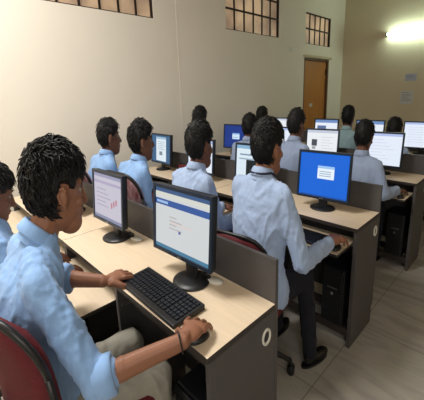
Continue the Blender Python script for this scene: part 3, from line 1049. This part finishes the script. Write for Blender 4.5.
for x, y, hd, sh, lab, seed, kw in others:
    hz = hd[2]
    dz = hz - 1.205
    J = dict(pel=(0, 0, .52), waist=(0, .01, .66 + dz * .2), chest=(0, .035, .88 + dz * .6), neck=((hd[0] - x) / K * .8, (hd[1] - y) / K - .035, 1.088 + dz), head=((hd[0] - x) / K, (hd[1] - y) / K, hz))
    for s, sg in (('L', -1), ('R', 1)): J['s' + s] = (sg * .17 + (hd[0] - x) / K * .5, (hd[1] - y) / K * .45, 1.012 + dz)
    kw.setdefault('vox', .013); kw.setdefault('bulk', 1.12)
    # hands reach the keyboard tray of the seat
    row = round((y + .45 - Y0) / PITCH)
    fy = Y0 + PITCH * row
    yw = (fy - .11 - y) / K
    J['wR'] = (.15, yw, .70); J['wL'] = (-.14, yw, .70)
    J['eR'] = (.235, min(.14, yw - .22), .735 + dz * .5); J['eL'] = (-.235, min(.14, yw - .22), .735 + dz * .5)
    J.update(kw.pop('Jx', {}))
    person(x, y, 0, lab, sh, J, cloth_seed=seed, skin='skin2' if seed % 2 else 'skin', **kw)

# ------------------------------------------------------------------ place the chairs
chairs = [(-.905, .265, .16, 'maroon office chair with black rim under the foreground student'),
          (-.915, 1.15, .15, 'maroon office chair of the lanyard wearer, its back above the nearest privacy panel'),
          (-1.55, .17, 0, 'maroon office chair of the bowed student at the left edge'),
          (-1.34, 1.13, 0, 'maroon office chair behind the nearest web-page monitor'),
          (-1.80, 1.10, .1, 'maroon office chair showing right of the lavender-page monitor'),
          (-2.26, 1.02, 0, 'maroon office chair showing left of the lavender-page monitor'),
          (-1.42, 2.30, -.05, 'maroon office chair showing between the lanyard wearer and the bright blue screen'),
          (-1.02, 2.46, 0, 'maroon office chair at the aisle end of the third row'),
          (-1.90, 2.30, 0, 'maroon office chair of the third row behind the lanyard wearer'),
          (-2.30, 2.06, 0, 'maroon office chair at the wall end of the third row'),
          (-2.48, 3.24, 0, 'maroon office chair at the wall end of the rearmost row'),
          (-1.52, 3.56, 0, 'maroon office chair of the aqua-shirted student in the rearmost row'),
          (-1.00, 3.44, 0, 'maroon office chair at the aisle end of the rearmost row')]
for i, (x, y, rz, lab) in enumerate(chairs):
    c = chair0 if i == 0 else copy_tree(chair0)
    c.location = (x, y, 0); c.rotation_euler = (0, 0, rz)
    if 'lavender' in lab: c.scale = (1.05, 1.05, 1.13)
    if y > 1.9: c.scale = (1, 1, .93 if y < 2.2 or y > 2.4 else .97)
    if 'foreground' in lab: c.scale = (1, 1, 1.08)
    if 'lanyard wearer, its' in lab: c.scale = (1, 1, .96)
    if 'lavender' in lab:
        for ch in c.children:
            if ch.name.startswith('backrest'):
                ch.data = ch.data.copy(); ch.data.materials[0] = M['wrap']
    c['label'] = lab; c['group'] = 'maroon office chairs'

# ================================================================== LIGHT
sc = bpy.context.scene
w = bpy.data.worlds.new('world'); sc.world = w
w.use_nodes = True
w.node_tree.nodes['Background'].inputs['Color'].default_value = (.8, .85, 1, 1)
w.node_tree.nodes['Background'].inputs['Strength'].default_value = .3


def ceiling_lamp(x, y, power, lab, col=(1, .975, .94), rz=0, size=(.9, .25)):  # added out-of-view fixture and area light, put in as fill
    t = thing('ceiling_lamp', lab, 'lamp', (x, y, ZC), rz)
    bm = bmesh.new(); box(bm, -size[0] / 2, size[0] / 2, -size[1] / 2, size[1] / 2, -.06, 0, bev=.006); obj('lamp_housing', bm, 'white', t)
    L = bpy.data.lights.new('lamp_light', 'AREA')
    L.shape = 'RECTANGLE'; L.size, L.size_y = size
    L.energy = power; L.color = col
    o = bpy.data.objects.new('lamp_light', L); COL.objects.link(o)
    o.location = (x, y, ZC - .07); o.rotation_euler = (0, 0, rz)
    return o


ceiling_lamp(-1.75, -.15, 78, 'ceiling lamp above the nearest row', rz=PI / 2, size=(1.1, .5))
ceiling_lamp(-1.0, 3.0, 2, 'ceiling lamp above the middle rows')
# added fill light behind the camera; the walls there have no window
L = bpy.data.lights.new('window_daylight', 'AREA'); L.shape = 'RECTANGLE'; L.size, L.size_y = 1.2, 1.0
L.energy = 20; L.color = (1, .985, .97)
o = bpy.data.objects.new('window_daylight', L); COL.objects.link(o)
o.location = (1.1, -1.0, 1.9)
o.rotation_euler = (Vector((-2.4, 1.0, .9)) - Vector(o.location)).to_track_quat('-Z', 'Y').to_euler()

# ================================================================== CAMERA
f, yaw, pitch, roll = 314.99, .807538, .230262, -.0365575
px, py = 212.0, 169.9
fw = Vector((-math.sin(yaw) * math.cos(pitch), math.cos(yaw) * math.cos(pitch), -math.sin(pitch)))
rt = Vector((math.cos(yaw), math.sin(yaw), 0)); upv = rt.cross(fw)
c, s = math.cos(roll), math.sin(roll)
r2, u2 = rt * c + upv * s, rt * -s + upv * c
cam = bpy.data.cameras.new('camera'); co = bpy.data.objects.new('camera', cam); COL.objects.link(co)
co.matrix_world = Matrix(((r2.x, u2.x, -fw.x, 0), (r2.y, u2.y, -fw.y, 0), (r2.z, u2.z, -fw.z, 1.46), (0, 0, 0, 1)))
cam.sensor_width = 36; cam.sensor_fit = 'HORIZONTAL'; cam.lens = f * 36 / 424
cam.shift_x = 0; cam.shift_y = (py - 200) / 424
cam.clip_start = .02
sc.camera = co
sc.view_settings.view_transform = 'Standard'
sc.view_settings.look = 'None'
sc.view_settings.gamma = 1
sc.view_settings.use_curve_mapping = False
sc.view_settings.exposure = .08
